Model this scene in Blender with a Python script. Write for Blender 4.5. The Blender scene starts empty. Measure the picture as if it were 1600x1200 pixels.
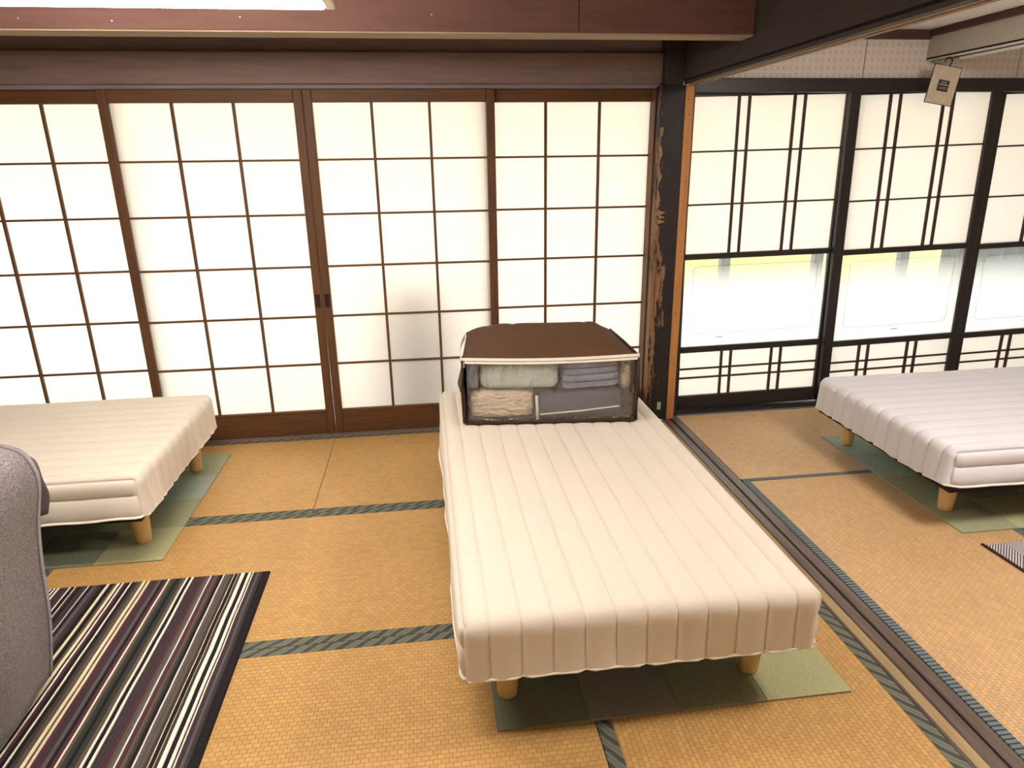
import bpy, bmesh, math, random
import numpy as np
from mathutils import Matrix, Vector, noise

random.seed(7)
scene = bpy.context.scene
COL = scene.collection

# ------------------------------------------------------------------ camera, world, exposure
F_PX, YAW, PITCH, ROLL = 1055.70, 0.1229, 0.3183, -0.0146
CAM = Vector((1.1331, -3.5699, 1.4195))
cd = bpy.data.cameras.new('camera')
cam = bpy.data.objects.new('camera', cd)
COL.objects.link(cam)
fw = Vector((math.sin(YAW) * math.cos(PITCH), math.cos(YAW) * math.cos(PITCH), -math.sin(PITCH)))
rt = Vector((math.cos(YAW), -math.sin(YAW), 0))
up = rt.cross(fw)
rt2 = rt * math.cos(ROLL) + up * math.sin(ROLL)
up2 = -rt * math.sin(ROLL) + up * math.cos(ROLL)
m3 = Matrix((rt2, up2, -fw)).transposed()
cam.matrix_world = Matrix.Translation(CAM) @ m3.to_4x4()
cd.sensor_width = 36.0
cd.lens = 36.0 * F_PX / 1600.0
cd.clip_start = 0.02
cd.clip_end = 200
scene.camera = cam

world = bpy.data.worlds.new('overcast_sky')
scene.world = world
world.use_nodes = True
wbg = world.node_tree.nodes['Background']
wbg.inputs[0].default_value = (0.80, 0.885, 1.0, 1)
wbg.inputs[1].default_value = 2.6

sd = bpy.data.lights.new('sun', 'SUN')
sd.energy = 2.6
sd.angle = math.radians(4)
sd.color = (1.0, 0.96, 0.88)
sun = bpy.data.objects.new('sun', sd)
COL.objects.link(sun)
sun.rotation_euler = (math.radians(-38), math.radians(0), math.radians(-22))

LAMP_STRENGTH = 20.0
LAMP2_STRENGTH = 38.0
LAMP3_STRENGTH = 12.5
scene.view_settings.view_transform = 'Standard'
scene.view_settings.look = 'None'
scene.view_settings.gamma = 1.0
scene.view_settings.use_curve_mapping = False
scene.view_settings.exposure = 0.6

# ------------------------------------------------------------------ helpers
def lin(r, g, b):
    f = lambda c: (c / 255 / 12.92) if c <= 10.3 else ((c / 255 + 0.055) / 1.055) ** 2.4
    return (f(r), f(g), f(b), 1)

class NT:
    """tiny node-tree writer"""
    def __init__(s, name):
        s.m = bpy.data.materials.new(name)
        s.m.use_nodes = True
        s.t = s.m.node_tree
        s.n = s.t.nodes
        s.bsdf = s.n['Principled BSDF']
        s.out = s.n['Material Output']
    def add(s, kind, **kw):
        nd = s.n.new(kind)
        for k, v in kw.items():
            if hasattr(nd, k) and k not in nd.inputs.keys():
                setattr(nd, k, v)
        return nd
    def link(s, a, b):
        s.t.links.new(a, b)
    def coords(s, scale=(1, 1, 1), rot=(0, 0, 0), loc=(0, 0, 0)):
        tc = s.n.new('ShaderNodeTexCoord')
        mp = s.n.new('ShaderNodeMapping')
        mp.inputs['Scale'].default_value = scale
        mp.inputs['Rotation'].default_value = rot
        mp.inputs['Location'].default_value = loc
        s.link(tc.outputs['Object'], mp.inputs[0])
        return mp.outputs[0]
    def noise(s, vec, scale=5, detail=3, rough=0.5):
        nd = s.n.new('ShaderNodeTexNoise')
        nd.inputs['Scale'].default_value = scale
        nd.inputs['Detail'].default_value = detail
        nd.inputs['Roughness'].default_value = rough
        s.link(vec, nd.inputs['Vector'])
        return nd.outputs['Fac']
    def ramp(s, fac, stops, interp='LINEAR'):
        nd = s.n.new('ShaderNodeValToRGB')
        nd.color_ramp.interpolation = interp
        e = nd.color_ramp.elements
        while len(e) < len(stops):
            e.new(0.5)
        for i, (p, c) in enumerate(stops):
            e[i].position = p
            e[i].color = c
        s.link(fac, nd.inputs[0])
        return nd.outputs[0]
    def mix(s, fac, a, b):
        nd = s.n.new('ShaderNodeMix')
        nd.data_type = 'RGBA'
        for val, idx in ((a, 6), (b, 7)):
            if isinstance(val, tuple):
                nd.inputs[idx].default_value = val
            else:
                s.link(val, nd.inputs[idx])
        if isinstance(fac, float):
            nd.inputs[0].default_value = fac
        else:
            s.link(fac, nd.inputs[0])
        return nd.outputs[2]
    def math(s, op, a, b=None, c=None):
        nd = s.n.new('ShaderNodeMath')
        nd.operation = op
        for i, v in enumerate((a, b, c)):
            if v is None:
                continue
            if isinstance(v, (int, float)):
                nd.inputs[i].default_value = v
            else:
                s.link(v, nd.inputs[i])
        return nd.outputs[0]
    def xyz(s, vec):
        nd = s.n.new('ShaderNodeSeparateXYZ')
        s.link(vec, nd.inputs[0])
        return nd.outputs
    def color(s, c):
        if isinstance(c, tuple):
            s.bsdf.inputs['Base Color'].default_value = c
        else:
            s.link(c, s.bsdf.inputs['Base Color'])
    def bump(s, h, strength=0.3, dist=0.002):
        nd = s.n.new('ShaderNodeBump')
        nd.inputs['Strength'].default_value = strength
        nd.inputs['Distance'].default_value = dist
        s.link(h, nd.inputs['Height'])
        s.link(nd.outputs[0], s.bsdf.inputs['Normal'])
    def set(s, rough=0.6, spec=0.3, **kw):
        s.bsdf.inputs['Roughness'].default_value = rough
        s.bsdf.inputs['Specular IOR Level'].default_value = spec
        for k, v in kw.items():
            s.bsdf.inputs[k].default_value = v
        return s.m

def shade(c, k):
    return (c[0] * k, c[1] * k, c[2] * k, 1)

def wood(name, c, axis=0, contrast=0.45, rough=0.55, spec=0.3, fine=60):
    t = NT(name)
    sc = [fine, fine, fine]
    sc[axis] = 3.0
    v = t.coords(tuple(sc))
    f = t.noise(v, 1.0, 5, 0.6)
    col = t.ramp(f, [(0.25, shade(c, 1 - contrast)), (0.55, c), (0.8, shade(c, 1 + contrast * 0.6))])
    t.color(col)
    t.bump(f, 0.25, 0.001)
    return t.set(rough, spec)

def cloth(name, c, scale=900, var=0.15, rough=0.95, bump=0.25, big=6, bigvar=0.05, sheen=0.0):
    t = NT(name)
    v = t.coords()
    f = t.noise(v, scale, 2, 0.6)
    g = t.noise(v, big, 3, 0.5)
    a = t.ramp(f, [(0.3, shade(c, 1 - var)), (0.7, shade(c, 1 + var))])
    b = t.ramp(g, [(0.3, shade((1, 1, 1), 1 - bigvar)), (0.7, (1, 1, 1, 1))])
    nd = t.n.new('ShaderNodeMix'); nd.data_type = 'RGBA'; nd.blend_type = 'MULTIPLY'
    nd.inputs[0].default_value = 1.0
    t.link(a, nd.inputs[6]); t.link(b, nd.inputs[7])
    t.color(nd.outputs[2])
    t.bump(f, bump, 0.0008)
    return t.set(rough, 0.15, **{'Sheen Weight': sheen})

def plain(name, c, rough=0.6, spec=0.3, var=0.08, scale=25, **kw):
    t = NT(name)
    f = t.noise(t.coords(), scale, 3, 0.6)
    t.color(t.ramp(f, [(0.3, shade(c, 1 - var)), (0.7, shade(c, 1 + var))]))
    return t.set(rough, spec, **kw)

def tag(o, label=None, cat=None, group=None, kind=None):
    if label: o['label'] = label
    if cat: o['category'] = cat
    if group: o['group'] = group
    if kind: o['kind'] = kind
    return o

def empty(name, loc=(0, 0, 0), rot=(0, 0, 0)):
    o = bpy.data.objects.new(name, None)
    o.empty_display_size = 0.05
    o.location = loc
    o.rotation_euler = rot
    COL.objects.link(o)
    return o

def link(name, me, mat, parent=None, loc=(0, 0, 0), rot=(0, 0, 0), smooth=None):
    o = bpy.data.objects.new(name, me)
    if mat is not None and len(me.materials) == 0:
        for m in (mat if isinstance(mat, list) else [mat]):
            me.materials.append(m)
    if smooth is not None:
        me.polygons.foreach_set('use_smooth', [smooth] * len(me.polygons))
    o.location = loc
    o.rotation_euler = rot
    if parent is not None:
        o.parent = parent
    COL.objects.link(o)
    return o

def bm_mesh(bm, name='mesh'):
    me = bpy.data.meshes.new(name)
    bm.normal_update()
    bm.to_mesh(me)
    bm.free()
    return me

def add_box(bm, x0, x1, y0, y1, z0, z1):
    vs = [bm.verts.new(p) for p in ((x0, y0, z0), (x1, y0, z0), (x1, y1, z0), (x0, y1, z0),
                                    (x0, y0, z1), (x1, y0, z1), (x1, y1, z1), (x0, y1, z1))]
    for f in ((0, 3, 2, 1), (4, 5, 6, 7), (0, 1, 5, 4), (1, 2, 6, 5), (2, 3, 7, 6), (3, 0, 4, 7)):
        bm.faces.new([vs[i] for i in f])
    return vs

def box_mesh(x0, x1, y0, y1, z0, z1, bevel=0.002, seg=1):
    bm = bmesh.new()
    add_box(bm, x0, x1, y0, y1, z0, z1)
    if bevel:
        bmesh.ops.bevel(bm, geom=bm.edges[:], offset=bevel, segments=seg, affect='EDGES', profile=0.5)
    return bm_mesh(bm)

def box(name, x0, x1, y0, y1, z0, z1, mat, parent=None, bevel=0.002, seg=1, base=None):
    """box given in world coordinates; base = world location of the parent"""
    bx = base if base is not None else (0, 0, 0)
    me = box_mesh(x0 - bx[0], x1 - bx[0], y0 - bx[1], y1 - bx[1], z0 - bx[2], z1 - bx[2], bevel, seg)
    return link(name, me, mat, parent)

def sbox(name, x0, x1, y0, y1, z0, z1, mat, bevel=0.003, label=None):
    """a top-level piece of the setting, origin at its base centre"""
    c = ((x0 + x1) / 2, (y0 + y1) / 2, z0)
    me = box_mesh(x0 - c[0], x1 - c[0], y0 - c[1], y1 - c[1], 0, z1 - z0, bevel)
    o = link(name, me, mat, None, c)
    return tag(o, label, None, None, 'structure')

def tube_mesh(pts, rad, n=8, closed=False):
    bm = bmesh.new()
    pts = [Vector(p) for p in pts]
    N = len(pts)
    rings = []
    for i, p in enumerate(pts):
        if closed:
            d = pts[(i + 1) % N] - pts[i - 1]
        else:
            d = pts[min(i + 1, N - 1)] - pts[max(i - 1, 0)]
        d.normalize()
        a = d.cross(Vector((0, 0, 1)))
        if a.length < 1e-3:
            a = d.cross(Vector((1, 0, 0)))
        a.normalize()
        b = d.cross(a)
        r = rad[i] if isinstance(rad, (list, tuple)) else rad
        rings.append([bm.verts.new(p + a * (r * math.cos(2 * math.pi * k / n)) + b * (r * math.sin(2 * math.pi * k / n))) for k in range(n)])
    for i in range(N if closed else N - 1):
        A, B = rings[i], rings[(i + 1) % N]
        for k in range(n):
            bm.faces.new((A[k], A[(k + 1) % n], B[(k + 1) % n], B[k]))
    if not closed:
        bm.faces.new(rings[0][::-1]); bm.faces.new(rings[-1])
    bmesh.ops.recalc_face_normals(bm, faces=bm.faces[:])
    return bm_mesh(bm)

def lathe_mesh(prof, n=24):
    """prof: list of (r, z)"""
    bm = bmesh.new()
    rings = [[bm.verts.new((r * math.cos(2 * math.pi * k / n), r * math.sin(2 * math.pi * k / n), z)) for k in range(n)] for r, z in prof]
    for A, B in zip(rings, rings[1:]):
        for k in range(n):
            bm.faces.new((A[k], A[(k + 1) % n], B[(k + 1) % n], B[k]))
    bm.faces.new(rings[0][::-1]); bm.faces.new(rings[-1])
    bmesh.ops.recalc_face_normals(bm, faces=bm.faces[:])
    return bm_mesh(bm)

def grid_mesh(fn, nu, nv, thick=0.0):
    """fn(u,v)->(x,y,z), u,v in 0..1"""
    vs, fs = [], []
    for i in range(nu + 1):
        for j in range(nv + 1):
            vs.append(fn(i / nu, j / nv))
    for i in range(nu):
        for j in range(nv):
            a = i * (nv + 1) + j
            fs.append((a, a + nv + 1, a + nv + 2, a + 1))
    me = bpy.data.meshes.new('grid')
    me.from_pydata(vs, [], fs)
    me.update()
    if thick:
        bm = bmesh.new(); bm.from_mesh(me)
        bmesh.ops.recalc_face_normals(bm, faces=bm.faces[:])
        bmesh.ops.solidify(bm, geom=bm.faces[:], thickness=thick)
        bm.to_mesh(me); bm.free()
    return me

# ------------------------------------------------------------------ materials
M = {}
M['shoji_wood'] = wood('brown_shoji_wood', lin(100, 66, 42), 2, 0.35)
M['shoji_wood_h'] = wood('brown_shoji_wood_horizontal', lin(102, 68, 42), 0, 0.35)
M['black_wood'] = wood('black_lacquered_wood', lin(42, 37, 36), 2, 0.3, 0.4, 0.4)
M['black_wood_h'] = wood('black_lacquered_wood_horizontal', lin(42, 37, 36), 0, 0.3, 0.4, 0.4)
M['muntin_red'] = wood('dark_red_brown_bar', lin(66, 42, 38), 2, 0.3)
M['dark_board'] = wood('dark_brown_board', lin(132, 110, 102), 0, 0.22, 0.6, 0.2, 35)
M['beam_board'] = wood('reddish_brown_beam', lin(106, 76, 68), 0, 0.2, 0.65, 0.2, 35)
M['dark_grey_board'] = wood('dark_grey_board', lin(136, 124, 126), 0, 0.2, 0.7, 0.2, 35)
M['pale_wood'] = wood('unpainted_wood', lin(160, 140, 118), 0, 0.3, 0.8, 0.2)
M['beam_dark'] = wood('black_brown_beam', lin(62, 55, 52), 1, 0.22, 0.6, 0.25, 35)
M['sill_wood'] = wood('weathered_sill_wood', lin(100, 84, 76), 1, 0.6, 0.33, 0.6)
M['sill_groove'] = wood('pale_groove_wood', lin(170, 146, 104), 1, 0.3, 0.6)
M['batten'] = wood('orange_wood_batten', lin(188, 132, 78), 2, 0.25, 0.6)
M['leg_wood'] = wood('pine_leg_wood', lin(222, 186, 130), 2, 0.16, 0.5, 0.35, 40)
M['ceiling_wood'] = wood('dark_ceiling_boards', lin(150, 128, 106), 0, 0.3)

def paper():
    t = NT('shoji_paper')
    v = t.coords()
    f = t.noise(v, 8, 4, 0.6)
    g = t.noise(t.coords((300, 40, 60)), 1, 3, 0.6)
    c = t.mix(g, t.ramp(f, [(0.3, lin(250, 248, 243)), (0.7, lin(253, 252, 249))]), lin(252, 250, 246))
    tr = t.n.new('ShaderNodeBsdfTranslucent')
    df = t.n.new('ShaderNodeBsdfDiffuse')
    t.link(c, tr.inputs[0]); t.link(c, df.inputs[0])
    mx = t.n.new('ShaderNodeMixShader'); mx.inputs[0].default_value = 0.22
    t.link(tr.outputs[0], mx.inputs[1]); t.link(df.outputs[0], mx.inputs[2])
    t.link(mx.outputs[0], t.out.inputs[0])
    t.n.remove(t.bsdf)
    return t.m
M['paper'] = paper()

def kasumi():
    """glass whose etched frosting thickens towards the bottom of the pane (object z runs 0..0.53)"""
    t = NT('frosted_glass')
    o = t.xyz(t.coords())
    z = o[2]
    fr = t.math('MULTIPLY_ADD', z, -1 / 0.30, 0.50 / 0.30)
    nd = t.n.new('ShaderNodeClamp'); t.link(fr, nd.inputs[0])
    nd.inputs[1].default_value = 0.12; nd.inputs[2].default_value = 0.95
    tr = t.n.new('ShaderNodeBsdfTranslucent'); tr.inputs[0].default_value = (0.95, 0.97, 0.97, 1)
    tp = t.n.new('ShaderNodeBsdfTransparent'); tp.inputs[0].default_value = (0.93, 0.96, 0.95, 1)
    mx = t.n.new('ShaderNodeMixShader')
    t.link(nd.outputs[0], mx.inputs[0]); t.link(tp.outputs[0], mx.inputs[1]); t.link(tr.outputs[0], mx.inputs[2])
    gl = t.n.new('ShaderNodeBsdfGlossy'); gl.inputs['Roughness'].default_value = 0.1
    m2 = t.n.new('ShaderNodeMixShader'); m2.inputs[0].default_value = 0.05
    t.link(mx.outputs[0], m2.inputs[1]); t.link(gl.outputs[0], m2.inputs[2])
    t.link(m2.outputs[0], t.out.inputs[0])
    t.n.remove(t.bsdf)
    return t.m
M['kasumi'] = kasumi()
M['etch'] = plain('etched_line', lin(120, 128, 128), 0.5)

def tatami(name, c, pitch=0.0145):
    t = NT(name)
    v = t.coords()
    br = t.n.new('ShaderNodeTexBrick')
    br.offset = 0.5
    br.inputs['Scale'].default_value = 1.0
    br.inputs['Brick Width'].default_value = 0.020
    br.inputs['Row Height'].default_value = pitch
    br.inputs['Mortar Size'].default_value = 0.0012
    br.inputs['Mortar Smooth'].default_value = 0.9
    br.inputs['Bias'].default_value = 0.0
    br.inputs['Color1'].default_value = shade(c, 1.10)
    br.inputs['Color2'].default_value = shade(c, 0.93)
    br.inputs['Mortar'].default_value = shade(c, 0.52)
    t.link(v, br.inputs['Vector'])
    # long faint rush streaks + slow age variation
    s = t.noise(t.coords((8, 220, 1)), 1, 3, 0.6)
    g = t.noise(v, 2.2, 3, 0.5)
    b1 = t.ramp(s, [(0.3, (0.88, 0.87, 0.84, 1)), (0.7, (1.06, 1.05, 1.04, 1))])
    b2 = t.ramp(g, [(0.3, (0.93, 0.92, 0.88, 1)), (0.7, (1.04, 1.03, 1.04, 1))])
    col = br.outputs['Color']
    for b in (b1, b2):
        nd = t.n.new('ShaderNodeMix'); nd.data_type = 'RGBA'; nd.blend_type = 'MULTIPLY'
        nd.inputs[0].default_value = 1.0
        t.link(col, nd.inputs[6]); t.link(b, nd.inputs[7])
        col = nd.outputs[2]
    t.color(col)
    inv = t.math('SUBTRACT', 1.0, br.outputs['Fac'])
    t.bump(inv, 0.55, 0.0015)
    return t.set(0.42, 0.45)
M['tatami'] = tatami('tatami_rush', lin(203, 161, 98))
M['tatami_r'] = tatami('tatami_rush_tan', lin(208, 172, 126))

def heri(name, a, b, c, rot=0.6, sx=20, sy=34):
    """woven border cloth with slanting bands"""
    t = NT(name)
    v = t.coords((sx, sy, 1), (0, 0, rot))
    w = t.n.new('ShaderNodeTexWave')
    w.wave_type = 'BANDS'; w.bands_direction = 'X'
    w.inputs['Scale'].default_value = 0.35
    w.inputs['Distortion'].default_value = 2.0
    w.inputs['Detail'].default_value = 2
    t.link(v, w.inputs['Vector'])
    f2 = t.noise(t.coords((900, 900, 1)), 1, 2)
    col = t.ramp(w.outputs['Fac'], [(0.2, a), (0.5, b), (0.62, c), (0.8, b)])
    col = t.mix(t.math('MULTIPLY', f2, 0.35), col, shade(a, 0.7))
    t.color(col)
    t.bump(f2, 0.3, 0.0006)
    return t.set(0.85, 0.2)
M['heri'] = heri('green_grey_border_cloth', lin(78, 80, 76), lin(114, 118, 104), lin(158, 152, 118))
M['heri_blue'] = heri('blue_grey_border_cloth', lin(62, 72, 80), lin(116, 128, 134), lin(176, 178, 160), 0.0, 60, 10)

def post_mat():
    t = NT('black_peeling_paint')
    v = t.coords()
    o = t.xyz(v)
    # bare wood where paint flaked away: long torn strips, denser low down and on one edge
    n1 = t.noise(t.coords((30, 30, 5)), 1, 5, 0.65)
    n2 = t.noise(t.coords((120, 120, 26)), 1, 4, 0.7)
    edge = t.math('MULTIPLY', o[0], -2.6)                       # towards one edge
    band = t.math('MULTIPLY', t.math('ABSOLUTE', t.math('SUBTRACT', o[2], 0.62)), -0.18)
    k = t.math('ADD', t.math('ADD', t.math('MULTIPLY', n1, 0.75), t.math('MULTIPLY', n2, 0.35)), t.math('ADD', edge, band))
    mask = t.ramp(k, [(0.585, (0, 0, 0, 1)), (0.605, (1, 1, 1, 1))])
    g = t.noise(t.coords((90, 90, 4)), 1, 4, 0.6)
    bare = t.ramp(g, [(0.3, lin(96, 66, 44)), (0.7, lin(158, 122, 86))])
    paint = t.ramp(n2, [(0.3, lin(30, 27, 28)), (0.75, lin(52, 46, 44))])
    t.color(t.mix(mask, paint, bare))
    t.bump(t.math('SUBTRACT', 1.0, mask), 0.5, 0.0015)
    return t.set(0.55, 0.3)
M['post'] = post_mat()

def wallpaper():
    t = NT('patterned_wallpaper')
    v = t.coords()
    br = t.n.new('ShaderNodeTexBrick')
    br.offset = 0.0
    br.inputs['Scale'].default_value = 1.0
    br.inputs['Brick Width'].default_value = 0.034
    br.inputs['Row Height'].default_value = 0.036
    br.inputs['Mortar Size'].default_value = 0.009
    br.inputs['Mortar Smooth'].default_value = 0.3
    mp = t.coords((1, 1, 1), (math.radians(90), 0, 0))
    t.link(mp, br.inputs['Vector'])
    n = t.noise(v, 120, 3, 0.7)
    spot = t.math('MULTIPLY', t.math('SUBTRACT', 1.0, br.outputs['Fac']), t.ramp(n, [(0.45, (0, 0, 0, 1)), (0.6, (1, 1, 1, 1))]))
    t.color(t.mix(t.math('MULTIPLY', spot, 0.75), lin(222, 214, 206), lin(168, 156, 150)))
    return t.set(0.8, 0.2)
M['wallpaper'] = wallpaper()
M['plaster'] = plain('pale_plaster', lin(222, 208, 186), 0.9, 0.1)
M['white_ceiling'] = plain('white_ceiling_paper', lin(232, 226, 220), 0.85, 0.1)
M['brown_trim'] = wood('brown_trim_wood', lin(84, 58, 52), 0, 0.2)
M['white_paint'] = plain('white_painted_strip', lin(226, 220, 212), 0.5, 0.3)
M['gap'] = plain('dark_gap', lin(34, 30, 30), 0.9, 0.1)

M['mattress'] = cloth('cream_quilted_cover', lin(228, 219, 204), 1400, 0.05, 0.95, 0.35, 5, 0.03, 0.15)
M['mattress_side'] = cloth('cream_cover_side', lin(236, 222, 204), 700, 0.08, 0.95, 0.5, 5, 0.03, 0.1)
M['mattress_daylight_tint'] = cloth('daylight_tinted_quilted_cover', lin(224, 223, 229), 1400, 0.05, 0.95, 0.35, 5, 0.03, 0.15)  # bluish window light is put into the cover colour
M['thread_grey'] = plain('grey_thread', lin(184, 176, 178), 0.9, 0.1)
M['thread'] = plain('tan_thread', lin(214, 198, 176), 0.9, 0.1)
M['bed_base'] = plain('black_bed_base', lin(34, 32, 32), 0.8)
M['carpet_a'] = cloth('moss_green_patch', lin(160, 162, 128), 420, 0.3, 0.95, 0.6)
M['carpet_b'] = cloth('grey_green_patch', lin(164, 160, 146), 420, 0.3, 0.95, 0.6)
M['carpet_c'] = cloth('light_olive_patch', lin(184, 184, 140), 420, 0.25, 0.95, 0.6)
M['carpet_d'] = cloth('dark_green_patch', lin(140, 146, 122), 420, 0.3, 0.95, 0.6)
M['carpet_e'] = cloth('sage_patch', lin(166, 178, 160), 420, 0.25, 0.95, 0.6)
M['bag'] = cloth('brown_bag_fabric', lin(96, 70, 50), 600, 0.10, 0.8, 0.2, 8, 0.1)
M['bag_pipe'] = plain('dark_brown_piping', lin(58, 42, 34), 0.6)
M['zip'] = cloth('cream_zip_tape', lin(246, 238, 226), 500, 0.06)
M['metal'] = plain('grey_metal', lin(170, 168, 164), 0.35, 0.5, Metallic=0.9)

def vinyl():
    t = NT('clear_vinyl')
    tp = t.n.new('ShaderNodeBsdfTransparent'); tp.inputs[0].default_value = (0.95, 0.95, 0.94, 1)
    gl = t.n.new('ShaderNodeBsdfGlossy'); gl.inputs['Roughness'].default_value = 0.06
    nz = t.noise(t.coords((18, 18, 9)), 1, 3, 0.6)
    bp = t.n.new('ShaderNodeBump'); bp.inputs['Strength'].default_value = 0.9; bp.inputs['Distance'].default_value = 0.03
    t.link(nz, bp.inputs['Height']); t.link(bp.outputs[0], gl.inputs['Normal'])
    mx = t.n.new('ShaderNodeMixShader'); mx.inputs[0].default_value = 0.10
    t.link(tp.outputs[0], mx.inputs[1]); t.link(gl.outputs[0], mx.inputs[2])
    t.link(mx.outputs[0], t.out.inputs[0])
    t.n.remove(t.bsdf)
    return t.m
M['vinyl'] = vinyl()
M['sage'] = cloth('sage_grey_blanket', lin(196, 206, 200), 700, 0.06)
M['lilac'] = cloth('lilac_blue_towelling', lin(142, 146, 170), 260, 0.2, 0.95, 0.7)
M['beige'] = cloth('beige_sheet', lin(224, 206, 184), 900, 0.05, 0.95, 0.2)
M['slate'] = cloth('slate_blue_blanket', lin(86, 90, 102), 500, 0.12)
M['tan'] = cloth('tan_quilt', lin(224, 204, 180), 600, 0.06)
M['navy'] = cloth('grey_blue_towel', lin(112, 120, 136), 300, 0.2)

def heather():
    t = NT('heather_grey_fabric')
    v = t.coords((150, 150, 260))
    f = t.noise(v, 1, 4, 0.75)
    g = t.noise(t.coords((40, 40, 9)), 1, 3, 0.6)
    a = t.ramp(f, [(0.36, lin(96, 88, 90)), (0.52, lin(132, 124, 126)), (0.68, lin(178, 170, 168))])
    t.color(t.mix(t.math('MULTIPLY', g, 0.25), a, lin(112, 104, 108)))
    t.bump(f, 0.4, 0.001)
    return t.set(0.95, 0.1, **{'Sheen Weight': 0.25})
M['heather'] = heather()
M['heather_hem'] = cloth('heather_grey_hem', lin(128, 120, 122), 500, 0.25, 0.95, 0.4)

RUGCOL = {'k': lin(38, 35, 37), 'c': lin(66, 62, 62), 'g': lin(96, 90, 92), 'm': lin(86, 54, 62), 'p': lin(70, 57, 64),
          'w': lin(250, 242, 226), 'y': lin(240, 226, 190), 'o': lin(98, 86, 74), 'd': lin(58, 62, 60)}
for k, c in RUGCOL.items():
    M['rug_' + k] = cloth('rug_yarn_' + k, c, 450, 0.28, 0.95, 0.8)

def herring():
    t = NT('grey_white_herringbone')
    o = t.xyz(t.coords())
    # zig-zag: stripes along x, offset by a triangle wave of y
    tri = t.math('PINGPONG', o[1], 0.075)
    s = t.math('SINE', t.math('MULTIPLY', t.math('ADD', o[0], tri), 2 * math.pi / 0.012))
    f = t.noise(t.coords((500, 500, 1)), 1, 2)
    k = t.math('ADD', s, t.math('MULTIPLY', t.math('SUBTRACT', f, 0.5), 1.2))
    t.color(t.ramp(k, [(0.42, lin(104, 98, 100)), (0.58, lin(232, 228, 222))]))
    t.bump(s, 0.4, 0.001)
    return t.set(0.95, 0.1)
M['herring'] = herring()
M['rug_binding'] = cloth('dark_rug_binding', lin(62, 40, 40), 500, 0.2)
M['card'] = plain('beige_card', lin(206, 194, 172), 0.7)
M['card_dark'] = plain('dark_print', lin(56, 46, 46), 0.7)
M['card_edge'] = plain('brown_card_edge', lin(70, 54, 46), 0.7)
M['card_text'] = plain('pale_print', lin(190, 180, 170), 0.7)
M['black_plastic'] = plain('black_plastic', lin(26, 24, 24), 0.4)
M['acrylic'] = plain('yellowed_acrylic', lin(206, 190, 160), 0.3, 0.5)
M['lamp_body'] = plain('white_lamp_body', lin(226, 222, 214), 0.5)
M['green_tape'] = plain('pale_green_plastic', lin(176, 186, 162), 0.6)

def emit(name, c, s):
    t = NT(name)
    f = t.noise(t.coords(), 3, 1)
    t.color(t.ramp(f, [(0, shade(c, 0.95)), (1, c)]))
    t.bsdf.inputs['Emission Color'].default_value = c
    t.bsdf.inputs['Emission Strength'].default_value = s
    return t.set(0.4)
M['lamp'] = emit('lit_lamp_cover', (1.0, 0.935, 0.865, 1), LAMP_STRENGTH)
M['lamp3'] = emit('lit_second_lamp_cover', (1.0, 0.93, 0.85, 1), LAMP3_STRENGTH)
M['lamp2'] = emit('lit_round_lamp_shade', (1.0, 0.92, 0.86, 1), LAMP2_STRENGTH)
M['veranda'] = wood('pale_veranda_boards', lin(226, 231, 234), 0, 0.1)
M['ground'] = plain('pale_concrete', lin(226, 229, 230), 0.9, 0.1)
M['eave'] = wood('warm_bounce_eave_boards', lin(236, 186, 104), 1, 0.2)  # orange chosen so the eave's bounce warms the paper tops
M['yellow_wall'] = plain('sunlit_yellow_plaster', lin(240, 216, 126), 0.9, 0.1)
M['alu'] = plain('grey_aluminium', lin(104, 114, 118), 0.4, 0.5)
M['teal_curtain'] = cloth('grey_green_lace', lin(112, 132, 130), 300, 0.2)
M['bundle'] = cloth('blue_grey_bundle', lin(120, 124, 140), 300, 0.1)

# ------------------------------------------------------------------ floor: tatami mats and sill
floor = sbox('floor', -2.4, 6.4, -4.7, 0.0, -0.12, -0.062, M['ceiling_wood'], 0, 'tatami floor of the two joined rooms')
FB = floor.location.copy()
tat_cache = {}
def tatami_mat(x0, x1, y0, y1, long_axis, mat, hmat, border=0.036):
    """one mat, rush face plus a cloth border on each long edge"""
    g = 0.0012
    cx, cy = (x0 + x1) / 2, (y0 + y1) / 2
    L, W = ((x1 - x0), (y1 - y0)) if long_axis == 'x' else ((y1 - y0), (x1 - x0))
    rz = 0 if long_axis == 'x' else math.pi / 2
    key = (round(L, 3), round(W, 3), mat.name, hmat.name)
    if key not in tat_cache:
        a = box_mesh(-L / 2 + g, L / 2 - g, -W / 2 + g, W / 2 - g, -0.06, 0.0, 0.0015)
        b = box_mesh(-L / 2 + g * 0.8, L / 2 - g * 0.8, -border / 2, border / 2, -0.058, 0.0012, 0.0008)
        tat_cache[key] = (a, b)
    a, b = tat_cache[key]
    m = link('tatami_mat', a, mat, floor, Vector((cx, cy, 0)) - FB, (0, 0, rz))
    for s in (-1, 1):
        link('border', b, hmat, m, (0, s * (W / 2 - border / 2 - g * 0.7), 0))
    return m
T, H_, TR, HB = M['tatami'], M['heri'], M['tatami_r'], M['heri_blue']
tatami_mat(-1.205, 0.592, -0.903, -0.035, 'x', T, H_)
tatami_mat(0.592, 2.388, -0.903, -0.035, 'x', T, H_)
tatami_mat(-0.305, 1.515, -1.757, -0.903, 'x', T, H_)
tatami_mat(-0.305, 1.515, -2.611, -1.757, 'x', T, H_)
tatami_mat(-1.205, -0.305, -2.70, -0.903, 'y', T, H_)
tatami_mat(1.515, 2.388, -2.70, -0.903, 'y', T, H_, 0.042)
tatami_mat(-0.305, 1.515, -3.50, -2.611, 'x', T, H_)
tatami_mat(-1.205, -0.305, -4.5, -2.70, 'y', T, H_)
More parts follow.
